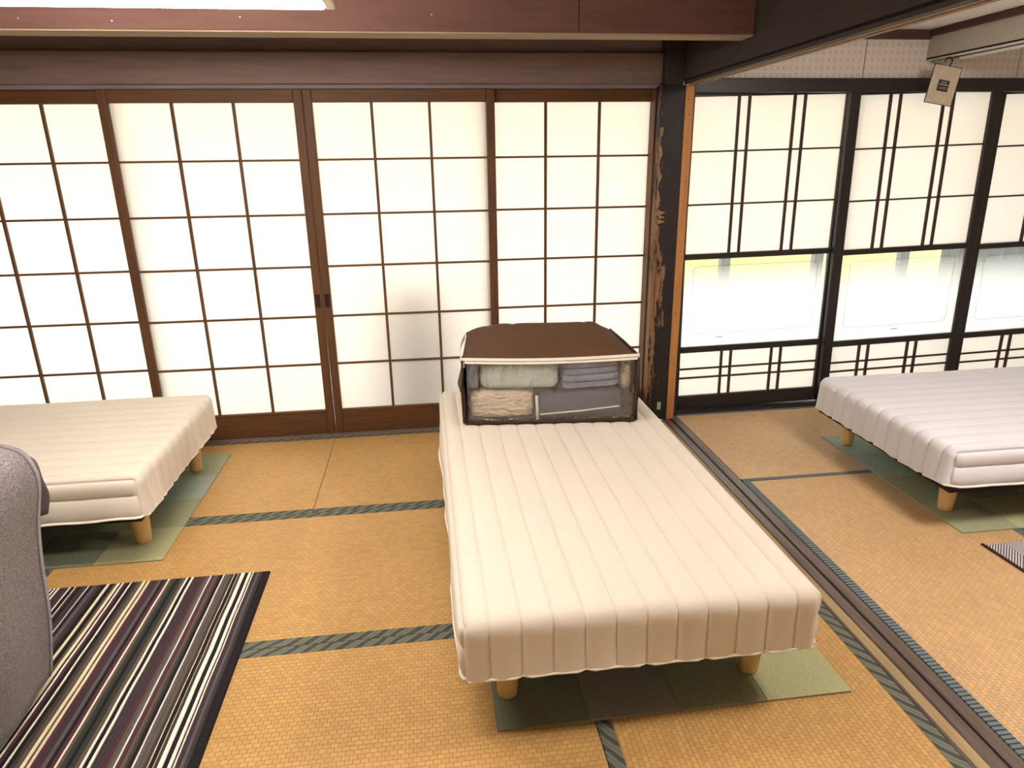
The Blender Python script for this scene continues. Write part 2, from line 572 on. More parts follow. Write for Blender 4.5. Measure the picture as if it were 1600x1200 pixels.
tatami_mat(1.515, 2.388, -4.5, -2.70, 'y', T, H_, 0.042)
tatami_mat(-0.305, 1.515, -4.4, -3.50, 'x', T, H_)
tatami_mat(-2.1, -1.205, -1.83, -0.035, 'y', T, H_)
tatami_mat(-2.1, -1.205, -3.63, -1.83, 'y', T, H_)
tatami_mat(2.53, 4.33, -0.905, -0.02, 'x', TR, HB, 0.026)
tatami_mat(4.33, 6.13, -0.905, -0.02, 'x', TR, HB, 0.026)
tatami_mat(2.53, 3.425, -2.70, -0.905, 'y', TR, HB, 0.034)
tatami_mat(3.425, 4.32, -2.70, -0.905, 'y', TR, H_, 0.034)
tatami_mat(4.32, 5.215, -2.70, -0.905, 'y', TR, HB, 0.034)
tatami_mat(5.215, 6.11, -2.70, -0.905, 'y', TR, HB, 0.034)
tatami_mat(2.53, 3.425, -4.5, -2.70, 'y', TR, HB, 0.034)
tatami_mat(3.425, 5.22, -3.595, -2.70, 'x', TR, HB, 0.034)

# sill between the two rooms: strip, groove, ridge, groove, flat
sill = tag(empty('trim_1', (2.455, -2.3, -0.06)), 'worn dark wooden sliding-door sill running between the two rooms', None, None, 'structure')
SB = (2.455, -2.3, -0.06)
box('sill_strip', 2.3895, 2.402, -4.5, -0.09, -0.06, 0.0015, M['sill_wood'], sill, 0.002, 1, SB)
box('sill_groove', 2.4025, 2.437, -4.5, -0.09, -0.06, -0.004, M['sill_groove'], sill, 0.0005, 1, SB)
box('sill_ridge', 2.4375, 2.478, -4.5, -0.04, -0.06, 0.001, M['sill_wood'], sill, 0.003, 1, SB)
box('sill_groove', 2.4785, 2.486, -4.5, -0.04, -0.06, -0.006, M['gap'], sill, 0.0005, 1, SB)
box('sill_ridge', 2.4865, 2.5285, -4.5, -0.04, -0.06, 0.001, M['sill_wood'], sill, 0.003, 1, SB)

# sills under the paper doors
sbox('trim_2', -1.21, 2.39, -0.034, 0.10, -0.06, 0.002, M['dark_board'], 0.002, 'dark floor sill under the brown paper doors')
sbox('trim_3', 2.50, 6.2, -0.019, 0.10, -0.06, 0.010, M['black_wood_h'], 0.002, 'black floor sill under the black paper doors')

# ------------------------------------------------------------------ walls, lintels, beams, ceilings
sbox('trim_4', -2.4, 2.345, -0.012, 0.09, 1.759, 1.777, M['dark_grey_board'], 0.002, 'grooved lintel above the brown paper doors')
sbox('trim_5', -2.4, 2.345, -0.035, 0.09, 1.778, 1.915, M['dark_board'], 0.003, 'broad dark brown board above the paper doors')
sbox('wall_back', -2.4, 2.5, 0.0, 0.09, 1.916, 2.14, M['dark_grey_board'], 0, 'dark board wall under the ceiling')
beam = sbox('trim_6', -2.4, 2.4385, -0.805, -0.70, 1.874, 2.139, M['beam_board'], 0.002, 'reddish brown cross beam in front of the paper doors')
bb = beam.location
under = box('underside', -2.4, 2.4385, -0.8055, -0.695, 1.868, 1.8738, M['pale_wood'], beam, 0.001, 1, bb)
# plank joint, nail and knot marks on the beam's front face
box('plank_joint', 1.7445, 1.7475, -0.8062, -0.8052, 1.878, 2.138, M['gap'], beam, 0, 1, bb)
for nx, nz in ((0.528, 1.916), (0.10, 1.90), (1.20, 1.93), (-0.2, 1.905)):
    link('nail', lathe_mesh([(0.003, 0), (0.0028, 0.0015)], 8), M['metal'], beam, Vector((nx, -0.8052, nz)) - bb, (math.radians(90), 0, 0))
sbox('wall_back.001', -2.4, -1.215, 0.0, 0.09, 0.0, 1.757, M['plaster'], 0, 'pale plaster wall beside the paper doors')
sbox('trim_7', -1.275, -1.198, -0.07, 0.085, -0.03, 1.757, M['post'], 0.004, 'dark corner post at the end of the paper doors')

# cross wall between the rooms: grooved lintel with a board wall above
xw = sbox('wall_divider', 2.44, 2.52, -4.6, 0.03, 1.79, 2.139, M['beam_dark'], 0.002, 'dark beam wall hanging between the two rooms')
kam = tag(empty('trim_8', (2.48, -2.3, 1.767)), 'grooved lintel under the dark beam wall', None, None, 'structure')
KB = (2.48, -2.3, 1.767)
for a, b, mm in ((2.440, 2.455, 'beam_dark'), (2.471, 2.486, 'pale_wood'), (2.502, 2.522, 'pale_wood')):
    box('lintel_rib', a, b, -4.6, -0.085, 1.767, 1.7895, M[mm], kam, 0.001, 1, KB)
box('lintel_bed', 2.4385, 2.5225, -4.6, -0.085, 1.781, 1.7899, M['gap'], kam, 0, 1, KB)

# corner post with its bare batten
post = tag(empty('trim_9', (2.39, 0.0, 0)), 'black post with flaking paint between the two rows of paper doors', None, None, 'structure')
PB = (2.39, 0.0, 0)
link('post', box_mesh(-0.064, 0.062, -0.082, 0.05, 0.0, 1.766, 0.004), M['post'], post)
link('post_head', box_mesh(-0.044, 0.0485, -0.082, 0.05, 1.7665, 2.139, 0.003), M['beam_dark'], post)
bat = link('batten', box_mesh(0.0625, 0.107, -0.082, 0.02, 0.0, 1.765, 0.002), M['batten'], post)
for nz in (0.12, 0.33, 0.62, 0.95, 1.21, 1.31, 1.5, 1.63, 1.70):
    link('nail_hole', lathe_mesh([(0.003, 0), (0.003, 0.0006)], 8), M['gap'], bat, (0.083 + 0.006 * math.sin(nz * 40), -0.0821, nz), (math.radians(90), 0, 0))
link('jamb', box_mesh(0.1075, 0.122, -0.06, 0.05, 0.0, 1.765, 0.002), M['post'], post)
link('wall_plate', box_mesh(0.004, 0.026, -0.086, -0.0825, 0.062, 0.108, 0.002), M['green_tape'], post)
# torn scraps of old paper left on the post
def scrap(z0, z1, xl, w, seed):
    rnd = random.Random(seed)
    n = 22
    bm = bmesh.new()
    L, R = [], []
    for i in range(n + 1):
        z = z0 + (z1 - z0) * i / n
        L.append(bm.verts.new((xl + rnd.uniform(0, 0.003), -0.0828, z)))
        R.append(bm.verts.new((xl + w * (0.7 + 0.35 * math.sin(i * 0.9 + seed)) + rnd.uniform(-0.004, 0.004), -0.0828, z)))
    for i in range(n):
        bm.faces.new((L[i], R[i], R[i + 1], L[i + 1]))
    me = bm_mesh(bm)
    return link('paper_scrap', me, M['scrap'], post)
M['scrap'] = plain('torn_brown_paper', lin(150, 124, 92), 0.9, 0.1, 0.25, 90)
scrap(1.21, 1.57, -0.062, 0.020, 1)
scrap(1.02, 1.21, -0.063, 0.017, 2)
scrap(1.10, 1.17, -0.055, 0.042, 5)

# right-hand room: wallpapered strip, trims, hanging partition, ceiling
wr = tag(empty('wall_back_right', (4.0, 0.0, 1.80)), 'wallpapered strip of wall above the black paper doors', None, None, 'structure')
link('backing', box_mesh(-1.5, 2.3, 0.004, 0.09, 0.0, 0.3, 0), M['gap'], wr)
for a, b in ((2.50, 3.430), (3.434, 4.311), (4.315, 5.19), (5.194, 6.2)):
    link('wall_panel', box_mesh(a - 4.0, b - 4.0, 0.0, 0.0035, 0.006, 0.187, 0), M['wallpaper'], wr)
sbox('trim_10', 2.50, 6.2, -0.018, 0.09, 1.738, 1.803, M['black_wood_h'], 0.003, 'black lintel above the black paper doors')
sbox('trim_11', 2.52, 3.775, -0.02, 0.05, 1.987, 2.03, M['brown_trim'], 0.003, 'brown ceiling moulding above the wallpapered strip')
hw = tag(empty('wall_hanging', (3.856, -2.3, 1.888)), 'wallpapered partition hanging from the ceiling', None, None, 'structure')
link('wall_panel', box_mesh(-0.08, 0.08, -2.2, 2.299, 0.012, 0.25, 0), plain('grey_wallpaper_side', lin(196, 190, 180), 0.8, 0.1, 0.06, 60), hw)
link('edge_strip', box_mesh(-0.0805, -0.070, -2.2, 2.299, 0.004, 0.012, 0.001), M['gap'], hw)
link('underside', box_mesh(-0.0803, 0.0803, -2.2, 2.299, 0.0, 0.0045, 0.001), M['white_paint'], hw)
link('moulding', box_mesh(-0.10, -0.081, -2.2, 2.298, 0.110, 0.1415, 0.003), M['brown_trim'], hw)
link('bracket', box_mesh(-0.062, 0.01, 2.17, 2.27, -0.014, -0.0005, 0.003), M['green_tape'], hw)
link('hook_rod', tube_mesh([(-0.056, 2.28, -0.006), (-0.056, 1.0, -0.006)], 0.003, 8), M['black_plastic'], hw)
sbox('ceiling', -2.4, 2.52, -4.7, 0.09, 2.141, 2.17, M['ceiling_wood'], 0, 'dark board ceiling over the beds')
sbox('ceiling.001', 2.521, 6.3, -4.7, 0.09, 2.0315, 2.06, M['white_ceiling'], 0, 'white papered ceiling beside the dark beam')
sbox('wall_left', -2.45, -2.4, -4.7, 0.09, -0.06, 2.14, M['plaster'], 0, 'pale plaster side wall')
sbox('wall_right', 6.2, 6.25, -4.7, 0.09, -0.06, 2.03, M['plaster'], 0, 'pale plaster side wall of the second room')
sbox('wall_front', -2.4, 6.2, -4.75, -4.7, -0.06, 2.14, M['plaster'], 0, 'pale plaster wall facing the paper doors')

# ------------------------------------------------------------------ brown paper sliding doors
CW, CH, ZT, ZB0 = 0.2783, 0.26, 1.70, 0.14
def shoji(n, xm, ytrack, handle=None, tilt=0.0):
    """xm = x of the first inner upright; opening is 3 cells wide and 6 high"""
    xl = xm - CW
    xr = xl + 3 * CW
    base = ((xl + xr) / 2, ytrack, 0.003)
    d = tag(empty('door_%d' % n, base, (0, math.radians(tilt), 0)), None, None, None, 'structure')
    y0, y1 = ytrack, ytrack + 0.03
    for a, b in ((xl - 0.0418, xl), (xr, xr + 0.0418)):
        st = box('stile', a, b, y0, y1, 0.003, 1.7585, M['shoji_wood'], d, 0.004, 2, base)
    box('top_rail', xl, xr, y0 + 0.002, y1 - 0.002, ZT, 1.7585, M['shoji_wood_h'], d, 0.003, 1, base)
    box('bottom_rail', xl, xr, y0 + 0.002, y1 - 0.002, 0.003, ZB0, M['shoji_wood_h'], d, 0.003, 1, base)
    box('rail_lip', xl, xr, y0 - 0.001, y0 + 0.008, ZB0 - 0.012, ZB0 + 0.001, M['shoji_wood_h'], d, 0.002, 1, base)
    for i in (1, 2):
        x = xl + i * CW
        box('muntin', x - 0.0065, x + 0.0065, y0 + 0.005, y0 + 0.021, ZB0, ZT, M['shoji_wood'], d, 0.001, 1, base)
    for j in range(1, 6):
        z = ZT - j * CH
        box('muntin', xl, xr, y0 + 0.007, y0 + 0.0205, z - 0.005, z + 0.005, M['shoji_wood_h'], d, 0.001, 1, base)
    for i in range(3):
        for j in range(6):
            link('paper_pane', PANE, M['paper'], d, (xl + (i + 0.5) * CW - base[0], 0.0212, ZT - (j + 0.5) * CH - base[2]))
    if handle:
        hx = (xr + 0.020) if handle > 0 else (xl - 0.020)
        link('handle', HANDLE, M['handle'], d, (hx - base[0], -0.001, 0.745 - base[2]))
    return d
PANE = box_mesh(-CW / 2, CW / 2, 0, 0.0006, -CH / 2, CH / 2, 0)
M['handle'] = plain('dark_recessed_pull', lin(40, 26, 18), 0.5)
bm = bmesh.new()
for b in ((-0.012, -0.009, -0.035, 0.035), (0.009, 0.012, -0.035, 0.035), (-0.012, 0.012, 0.032, 0.035), (-0.012, 0.012, -0.035, -0.032)):
    add_box(bm, b[0], b[1], 0, 0.004, b[2], b[3])
add_box(bm, -0.009, 0.009, 0.0005, 0.004, -0.032, 0.032)
HANDLE = bm_mesh(bm)
shoji(1, -0.8733, 0.036)
shoji(2, -0.0130, 0.0, 1, 0.10)
shoji(3, 0.91, 0.0, -1)
shoji(4, 1.7711, 0.036)
sbox('trim_12', 2.318, 2.3255, -0.02, 0.07, 0.003, 1.757, M['shoji_wood'], 0.001, 'thin brown jamb strip against the black post')

# ------------------------------------------------------------------ black paper doors with a glass window
def yukimi(n, x0, x1, ytrack, tilt, ups, sl, sr, dz=0.0):
    """x0..x1 opening at mid height, ups = x of the paired uprights, sl/sr stile widths"""
    cx = (x0 + x1) / 2
    base = (cx, ytrack, 0.012 + dz)
    d = tag(empty('door_%d' % n, base, (0, math.radians(tilt), 0)), None, None, None, 'structure')
    # mid-height positions to positions at the foot of the tilted door
    def lb(name, a, b, y0, y1, z0, z1, m, bev=0.002, parent=None):
        me = box_mesh(a - cx + OFF, b - cx + OFF, y0, y1, z0 - 0.012, z1 - 0.012, bev)
        return link(name, me, m, parent or d)
    OFF = math.sin(math.radians(-tilt)) * 0.9
    BW, BH, RD = M['black_wood'], M['black_wood_h'], M['muntin_red']
    lb('stile', x0 - sl, x0, 0, 0.03, 0.012, 1.785, BW, 0.003)
    lb('stile', x1, x1 + sr, 0, 0.03, 0.012, 1.785, BW, 0.003)
    lb('top_rail', x0, x1, 0.002, 0.028, 1.728, 1.785, BH)
    lb('middle_rail', x0, x1, 0.001, 0.028, 0.893, 0.923, BH)
    lb('lower_rail', x0, x1, 0.001, 0.028, 0.358, 0.392, BH)
    lb('bottom_rail', x0, x1, 0.001, 0.028, 0.012, 0.094, BH)
    for u in ups:
        lb('muntin', u - 0.0065, u + 0.0065, 0.004, 0.018, 0.923, 1.728, RD, 0.001)
        lb('muntin', u - 0.0065, u + 0.0065, 0.004, 0.018, 0.094, 0.358, RD, 0.001)
    for z in (1.459, 1.187):
        lb('muntin', x0, x1, 0.006, 0.017, z - 0.0045, z + 0.0045, BH, 0.001)
    for z in (0.258, 0.203):
        lb('muntin', x0, x1, 0.006, 0.017, z - 0.005, z + 0.005, RD, 0.001)
    xs = [x0] + list(ups) + [x1]
    for a, b in zip(xs, xs[1:]):
        for z0, z1 in ((0.923, 1.187), (1.187, 1.459), (1.459, 1.728), (0.094, 0.203), (0.203, 0.258), (0.258, 0.358)):
            lb('paper_pane', a, b, 0.0185, 0.0191, z0, z1, M['paper'], 0)
    # glass with etched frosting, origin at the foot of the glass so that the frosting is measured from there
    w = (x1 - x0) / 2
    gl = link('glass_pane', box_mesh(-w, w, 0, 0.003, 0, 0.501, 0), M['kasumi'], d, (OFF, 0.014, 0.392 - 0.012))
    pts = []
    ww, z0, z1, r = w - 0.055, 0.075, 0.46, 0.03
    for ccx, ccz, a0 in ((ww - r, z1 - r, 0), (-ww + r, z1 - r, 90), (-ww + r, z0 + r, 180), (ww - r, z0 + r, 270)):
        for k in range(5):
            a = math.radians(a0 + k * 22.5)
            pts.append((ccx + r * math.cos(a), -0.0012, ccz + r * math.sin(a)))
    link('etched_border', tube_mesh(pts, 0.0011, 5, True), M['etch'], gl)
    bm = bmesh.new()
    for k, (a, b) in enumerate(((-0.022, -0.018), (-0.012, -0.004), (-0.002, 0.006), (0.008, 0.014), (0.016, 0.022))):
        add_box(bm, a, b, -0.0008, -0.0002, 0.0, 0.006 if k % 2 else 0.008)
    link('maker_mark', bm_mesh(bm), M['etch'], gl, (-w * 0.46 if n == 5 else 0.0, 0, 0.045))
    return d
yukimi(5, 2.553, 3.40, 0.036, -0.9, (2.805, 2.862, 3.112, 3.170), 0.03, 0.06, 0.0)
yukimi(6, 3.463, 4.222, 0.0, -1.5, (3.637, 3.694, 3.945, 4.000), 0.058, 0.05, 0.006)
yukimi(7, 4.335, 5.15, 0.036, -1.5, (4.60, 4.657, 4.907, 4.965), 0.085, 0.05, 0.012)

# ------------------------------------------------------------------ outdoors: paving, eave, garden wall, outer window bars
sbox('ground', -20, 24, 0.101, 30, -0.45, -0.40, M['ground'], 0, 'pale paving outside the paper doors')
sbox('roof_eave', -3.0, 6.6, 0.10, 2.0, 1.88, 1.93, M['eave'], 0, 'unseen wooden eave, shaped to shade and warm the upper paper panes')  # out of view; deepened and lowered to shade the upper paper
sbox('wall_garden', -4.0, 9.0, 3.4, 3.5, -0.40, 0.95, M['yellow_wall'], 0, 'sunlit yellow garden wall seen through the glass')
for i, x in enumerate((3.20, 3.89, 4.55)):
    sbox('trim_%d' % (13 + i), x - 0.035, x + 0.035, 0.93, 0.98, -0.40, 1.88, M['alu'], 0.003, 'grey outer window post beyond the frosted glass')

def curtain_fn(u, v):
    x = 4.78 + u * 0.75
    return (x - 5.15, 0.03 * math.sin(u * 40) + 0.012 * math.sin(u * 97), 0.35 + v * 1.6 - 0.35)
cur = link('lace_curtain', grid_mesh(curtain_fn, 90, 6, 0.002), M['teal_curtain'], None, (5.15, 0.86, 0.35), smooth=True)
tag(cur, 'grey-green lace curtain hanging outside the glass at the far end', 'curtain')

def bundle_fn(u, v):
    a = u * 2 * math.pi
    z = v * 0.84
    r = 0.18 * math.sin(math.pi * min(1, v * 0.85 + 0.15)) ** 0.5 + 0.02
    r *= 1 + 0.08 * math.sin(3 * a + 4 * v)
    return (r * math.cos(a), 0.55 * r * math.sin(a), z)
bun = link('garden_bundle', grid_mesh(bundle_fn, 24, 12), M['bundle'], None, (1.05, 0.22, 0.02), smooth=True)
tag(bun, 'dim blue-grey bundle showing as a shadow behind the paper door', 'bundle')
sbox('trim_16', -1.5, 6.2, 0.102, 0.9, -0.10, 0.018, M['veranda'], 0, 'pale veranda boards outside the paper doors')

# ------------------------------------------------------------------ beds
P_Q = 0.0795
def cover_mesh(hx, hy, zt, zb, seed, puff=0.0055, flare=0.012, hemwave=0.012):
    """quilted cover: local x across, local y along; channels run along y and turn down over the ends"""
    r = 0.042
    ns = 9
    nch = int(round(2 * hx / P_Q))
    offs = np.array([0.0, 0.0022, 0.005, 0.011, 0.022])
    offs = np.concatenate([offs, [P_Q / 2], (P_Q - offs[1:])[::-1]])
    xs = np.concatenate([(-hx + c * (2 * hx / nch)) + offs * (2 * hx / nch / P_Q) for c in range(nch)] + [[hx]])
    ys = np.concatenate([np.linspace(-hy, -hy + 0.09, 9)[:-1], np.linspace(-hy + 0.09, hy - 0.09, 61), np.linspace(hy - 0.09, hy, 9)[1:]])
    zs = np.array(sorted(set([round(zt - z, 5) for z in np.linspace(0, zt - zb, 15)] + [round(zt - (2 * hx / nch) * k + o, 5) for k in (1, 2) for o in (-0.0045, -0.002, 0, 0.002, 0.0045) if zt - (2 * hx / nch) * k + o > zb]), reverse=True))
    zs[0] = zt; zs[-1] = zb
    verts, index, faces = [], {}, []
    H = zt - zb
    def groove(s):
        c = (s + hx) / (2 * hx / nch)
        d = abs(c - round(c)) * 2            # 0 on the seam, 1 mid channel
        return puff * (math.sin(d * math.pi / 2) ** 0.6 - 1) - 0.0025 * math.exp(-d * P_Q / 2 / 0.003)
    def vert(x, y, z, face):
        key = (round(x, 5), round(y, 5), round(z, 5))
        if key in index:
            return index[key]
        q = Vector((max(-hx + r, min(hx - r, x)), max(-hy + r, min(hy - r, y)), min(zt - r, z)))
        p = Vector((x, y, z))
        d = p - q
        if d.length > 1e-6:
            nrm = d.normalized()
            p = q + nrm * r
        else:
            nrm = Vector((0, 0, 1))
        s = x
        if face == 'side':
            s = hx + (zt - z)
        g = groove(s)
        # softer quilting where it turns over the edge
        p = p + nrm * g
        down = max(0.0, (zt - z) / H)
        n1 = noise.noise(Vector((x * 2.3 + seed, y * 2.3, 0.3)))
        n2 = noise.noise(Vector((x * 7.0, y * 7.0 + seed, 4.0)))
        if down > 0:
            hn = Vector((nrm.x, nrm.y, 0))
            p += hn * (flare * down * down * (0.4 + 1.2 * n1 + 0.5 * n2))
            p.z += down * down * hemwave * (n1 * 1.4 + n2 * 0.7)
        else:
            p.z += 0.003 * n1
        index[key] = len(verts)
        verts.append(tuple(p))
        return index[key]
    for i in range(len(xs) - 1):
        for j in range(len(ys) - 1):
            faces.append(tuple(vert(xs[a], ys[b], zt, 'top') for a, b in ((i, j), (i + 1, j), (i + 1, j + 1), (i, j + 1))))
    for sgn in (-1, 1):
        y = sgn * hy
        for i in range(len(xs) - 1):
            for k in range(len(zs) - 1):
                f = [vert(xs[a], y, zs[b], 'end') for a, b in ((i, k), (i, k + 1), (i + 1, k + 1), (i + 1, k))]
                faces.append(tuple(f if sgn < 0 else f[::-1]))
        x = sgn * hx
        for j in range(len(ys) - 1):
            for k in range(len(zs) - 1):
                f = [vert(x, ys[a], zs[b], 'side') for a, b in ((j, k), (j, k + 1), (j + 1, k + 1), (j + 1, k))]
                faces.append(tuple(f[::-1] if sgn < 0 else f))
    me = bpy.data.meshes.new('cover')
    me.from_pydata(verts, [], faces)
    me.update()
    # the hem loop, in order round the bed
    loop = [verts[vert(xx, -hy, zb, 'end')] for xx in xs[::4]] + [verts[vert(hx, yy, zb, 'side')] for yy in ys[1:-1:2]] \
         + [verts[vert(xx, hy, zb, 'end')] for xx in xs[::-4]] + [verts[vert(-hx, yy, zb, 'side')] for yy in ys[-2:0:-2]]
    # stitching: one thread per seam, down both ends and along the top
    threads = []
    for c in range(0, nch + 1):
        x = -hx + c * 2 * hx / nch
        x = xs[int(np.argmin(abs(xs - x)))]
        face = 'side' if c in (0, nch) else 'end'
        line = ([verts[vert(x, -hy, z, 'end')] for z in zs[::-1][:-1]] if 0 < c < nch else []) + [verts[vert(x, y, zt, 'top')] for y in ys] \
             + ([verts[vert(x, hy, z, 'end')] for z in zs[1:]] if 0 < c < nch else [])
        threads.append(line)
    zz = zs[int(np.argmin(abs(zs - (zt - 2 * hx / nch))))]
    for sx in (-1, 1):
        threads.append([verts[vert(sx * hx, y, zz, 'side')] for y in ys])
    return me, loop, threads

def bed(loc, rz, hx, hy, label, mats, seed, legs, puff, flare, hemwave):
    root = tag(empty('bed', (loc[0], loc[1], 0), (0, 0, rz)), label, 'bed', 'legged mattress beds')
    zt, zb = 0.362, 0.196
    me, loop, threads = cover_mesh(hx, hy, zt, zb, seed, puff, flare, hemwave)
    cv = link('quilted_cover', me, mats, root, smooth=True)
    sol = cv.modifiers.new('thick', 'SOLIDIFY'); sol.thickness = 0.004; sol.offset = -1
    hp = link('hem_piping', tube_mesh(loop, 0.0035, 6, True), M['zip'], cv, smooth=True)
    for t in threads:
        link('stitched_seam', tube_mesh(t, 0.0013, 4), M['thread_grey' if mats is M['mattress_daylight_tint'] else 'thread'], cv, smooth=True)
    link('bed_base', box_mesh(-hx + 0.02, hx - 0.02, -hy + 0.02, hy - 0.02, 0.17, 0.21, 0.004), M['bed_base'], root)
    for lx, ly in legs:
        lg = link('leg', LEG, M['leg_wood'], root, (lx, ly, 0.0065), (0, 0, random.uniform(0, 6)), smooth=True)
    return root
LEG = lathe_mesh([(0.024, 0.0), (0.0275, 0.003), (0.029, 0.02), (0.033, 0.09), (0.0355, 0.165), (0.0355, 0.168)], 28)
# middle bed: x 1.155..2.115, y -2.21..-0.40
bed((1.637, -1.302), 0.0, 0.478, 0.905, 'cream quilted bed in the middle, with the brown storage bag on it', M['mattress'], 1.7,
    ((-0.342, -0.75), (0.363, -0.755), (-0.345, 0.75), (0.36, 0.75)), 0.0070, 0.016, 0.014)
# bed beside the striped rug: x -1.76..0.07, y -1.21..-0.26
bed((-0.845, -0.735), math.pi / 2, 0.478, 0.905, 'cream quilted bed against the brown paper doors, behind the striped rug', M['mattress'], 5.2,
    ((-0.31, -0.81), (0.35, -0.81), (-0.31, 0.75), (0.35, 0.75)), 0.0075, 0.030, 0.022)
# bed in the second room: x 3.07..4.88, y -1.46..-0.50
bed((3.985, -0.985), math.pi / 2, 0.478, 0.905, 'white quilted bed in front of the black paper doors with glass', M['mattress_daylight_tint'], 9.1,
    ((-0.30, 0.745), (0.395, 0.745), (-0.30, -0.75), (0.395, -0.75)), 0.0125, 0.014, 0.014)

# ------------------------------------------------------------------ patchwork rugs under the beds
def patch_rug(name, x0, y0, nx, ny, size, cols, label):
    root = tag(empty(name, (x0, y0, 0)), label, 'rug', 'green patchwork rugs under the beds')
    me = {}
    link('backing', box_mesh(0.001, nx * size - 0.001, 0.001, ny * size - 0.001, 0.0002, 0.0030, 0), M['carpet_d'], root)
    for i in range(nx):
        for j in range(ny):
            c = cols[j % len(cols)][i % len(cols[0])]
            if c not in me:
                me[c] = box_mesh(0.0006, size - 0.0006, 0.0006, size - 0.0006, 0.0030, 0.0062, 0.0009)
            link('patch', me[c], M['carpet_' + c], root, (i * size, j * size, 0))
    return root
patch_rug('patchwork_rug', 1.252, -2.180, 4, 7, 0.2485, ['dbac', 'bdca', 'acdb', 'cbad'], 'green patchwork rug under the middle bed')
patch_rug('patchwork_rug', -1.657, -1.195, 7, 4, 0.2485, ['cabcadc', 'badcbaa', 'cbdabce', 'dacbdaa'], 'green patchwork rug under the bed behind the striped rug')
patch_rug('patchwork_rug', 3.172, -1.468, 7, 4, 0.2485, ['acdbcad', 'abcdabc', 'edcabdc', 'ebadcba'], 'green patchwork rug under the bed in front of the black paper doors')

# ------------------------------------------------------------------ striped rug
STR = [(1560, 'k'), (1510, 'c'), (1490, 'g'), (1470, 'c'), (1455, 'm'), (1447, 'w'), (1437, 'k'), (1430, 'w'), (1410, 'k'), (1385, 'w'), (1358, 'c'),
       (1340, 'y'), (1335, 'k'), (1312, 'w'), (1306, 'c'), (1290, 'o'), (1265, 'g'), (1240, 'w'), (1230, 'k'), (1210, 'c'), (1195, 'o'), (1172, 'm'), (1150, 'w'), (1140, 'g'),
       (1118, 'o'), (1105, 'm'), (1085, 'p'), (1060, 'c'), (1040, 'p'), (1025, 'w'), (1008, 'k'), (985, 'w'), (970, 'o'), (945, 'd'), (918, 'k'), (900, 'd'), (875, 'o'), (855, 'w'), (843, 'm'),
       (818, 'k'), (800, 'g'), (775, 'p'), (748, 'm'), (720, 'y'), (703, 'o'), (690, 'y'), (670, 'o'), (640, 'c'), (618, 'k'), (595, 'w'), (583, 'k'), (560, 'm'), (540, 'w'), (528, 'k'),
       (515, 'y'), (495, 'o'), (475, 'k'), (445, 'y'), (425, 'k'), (390, 'p'), (360, 'g'), (330, 'k'), (310, 'g'), (303, 'w'), (297, 'p'), (270, 'c'), (250, 'k'), (232, 'd'), (215, 'w'),
       (208, 'k'), (180, 'w'), (170, 'c'), (140, 'p'), (105, 'w'), (92, 'k'), (78, 'w'), (66, 'm'), (50, 'w'), (38, 'k')]
stripes = [(0.505 - (1560 - z) * 0.000494, c) for z, c in STR]
last = stripes[-1][0]
tail = [(x - (0.505 - last) + 0.02, c) for x, c in stripes[1:]]
stripes += [s for s in tail if s[0] > -0.95]
XEND = -0.97
rroot = tag(empty('striped_rug', (0.1, -2.1, 0)), 'rug with narrow black, white, grey and plum stripes', 'rug')
RY0, RY1 = -3.05, -1.336
bm = bmesh.new()
keys = list(RUGCOL.keys())
ny = 70
def wob(x, y):
    return 0.0022 * noise.noise(Vector((x * 9, y * 6, 1.0))) + 0.0006 * noise.noise(Vector((x * 200, y * 55, 3)))
prev = None
for i, (x, c) in enumerate(stripes):
    xn = stripes[i + 1][0] if i + 1 < len(stripes) else XEND
    h = 0.0085 if c in 'wy' else 0.0078
    rows = []
    for j in range(ny + 1):
        y = RY0 + (RY1 - RY0) * j / ny
        a = x + (wob(x, y) if i else 0)
        b = xn + wob(xn, y)
        m_ = (a + b) / 2
        rows.append([bm.verts.new((px - 0.1, y + 2.1, hz)) for px, hz in ((a, 0.0060), (a - 0.0012, h), (b + 0.0012, h), (b, 0.0060))])
    mi = keys.index(c)
    for j in range(ny):
        for k in range(3):
            f = bm.faces.new((rows[j][k], rows[j + 1][k], rows[j + 1][k + 1], rows[j][k + 1]))
            f.material_index = mi
bmesh.ops.recalc_face_normals(bm, faces=bm.faces[:])
bmesh.ops.reverse_faces(bm, faces=[f for f in bm.faces if f.normal.z < -0.1])
link('stripe_pile', bm_mesh(bm), [M['rug_' + k] for k in keys], rroot)
link('backing', box_mesh(XEND - 0.1, 0.507 - 0.1, RY0 + 2.1 - 0.001, RY1 + 2.1 + 0.001, 0.0002, 0.0062, 0.001), M['rug_k'], rroot)

# ------------------------------------------------------------------ small grey and white rug in the second room
sr = tag(empty('woven_rug', (3.191, -1.548, 0), (0, 0, math.radians(-88.0))), 'small grey and white zigzag rug with a dark edge', 'rug')
link('weave', box_mesh(0.012, 0.85, 0.0, 0.62, 0.0005, 0.0075, 0.002), M['herring'], sr)
link('binding', box_mesh(0.0, 0.86, -0.010, 0.002, 0.0, 0.007, 0.002), M['rug_binding'], sr)

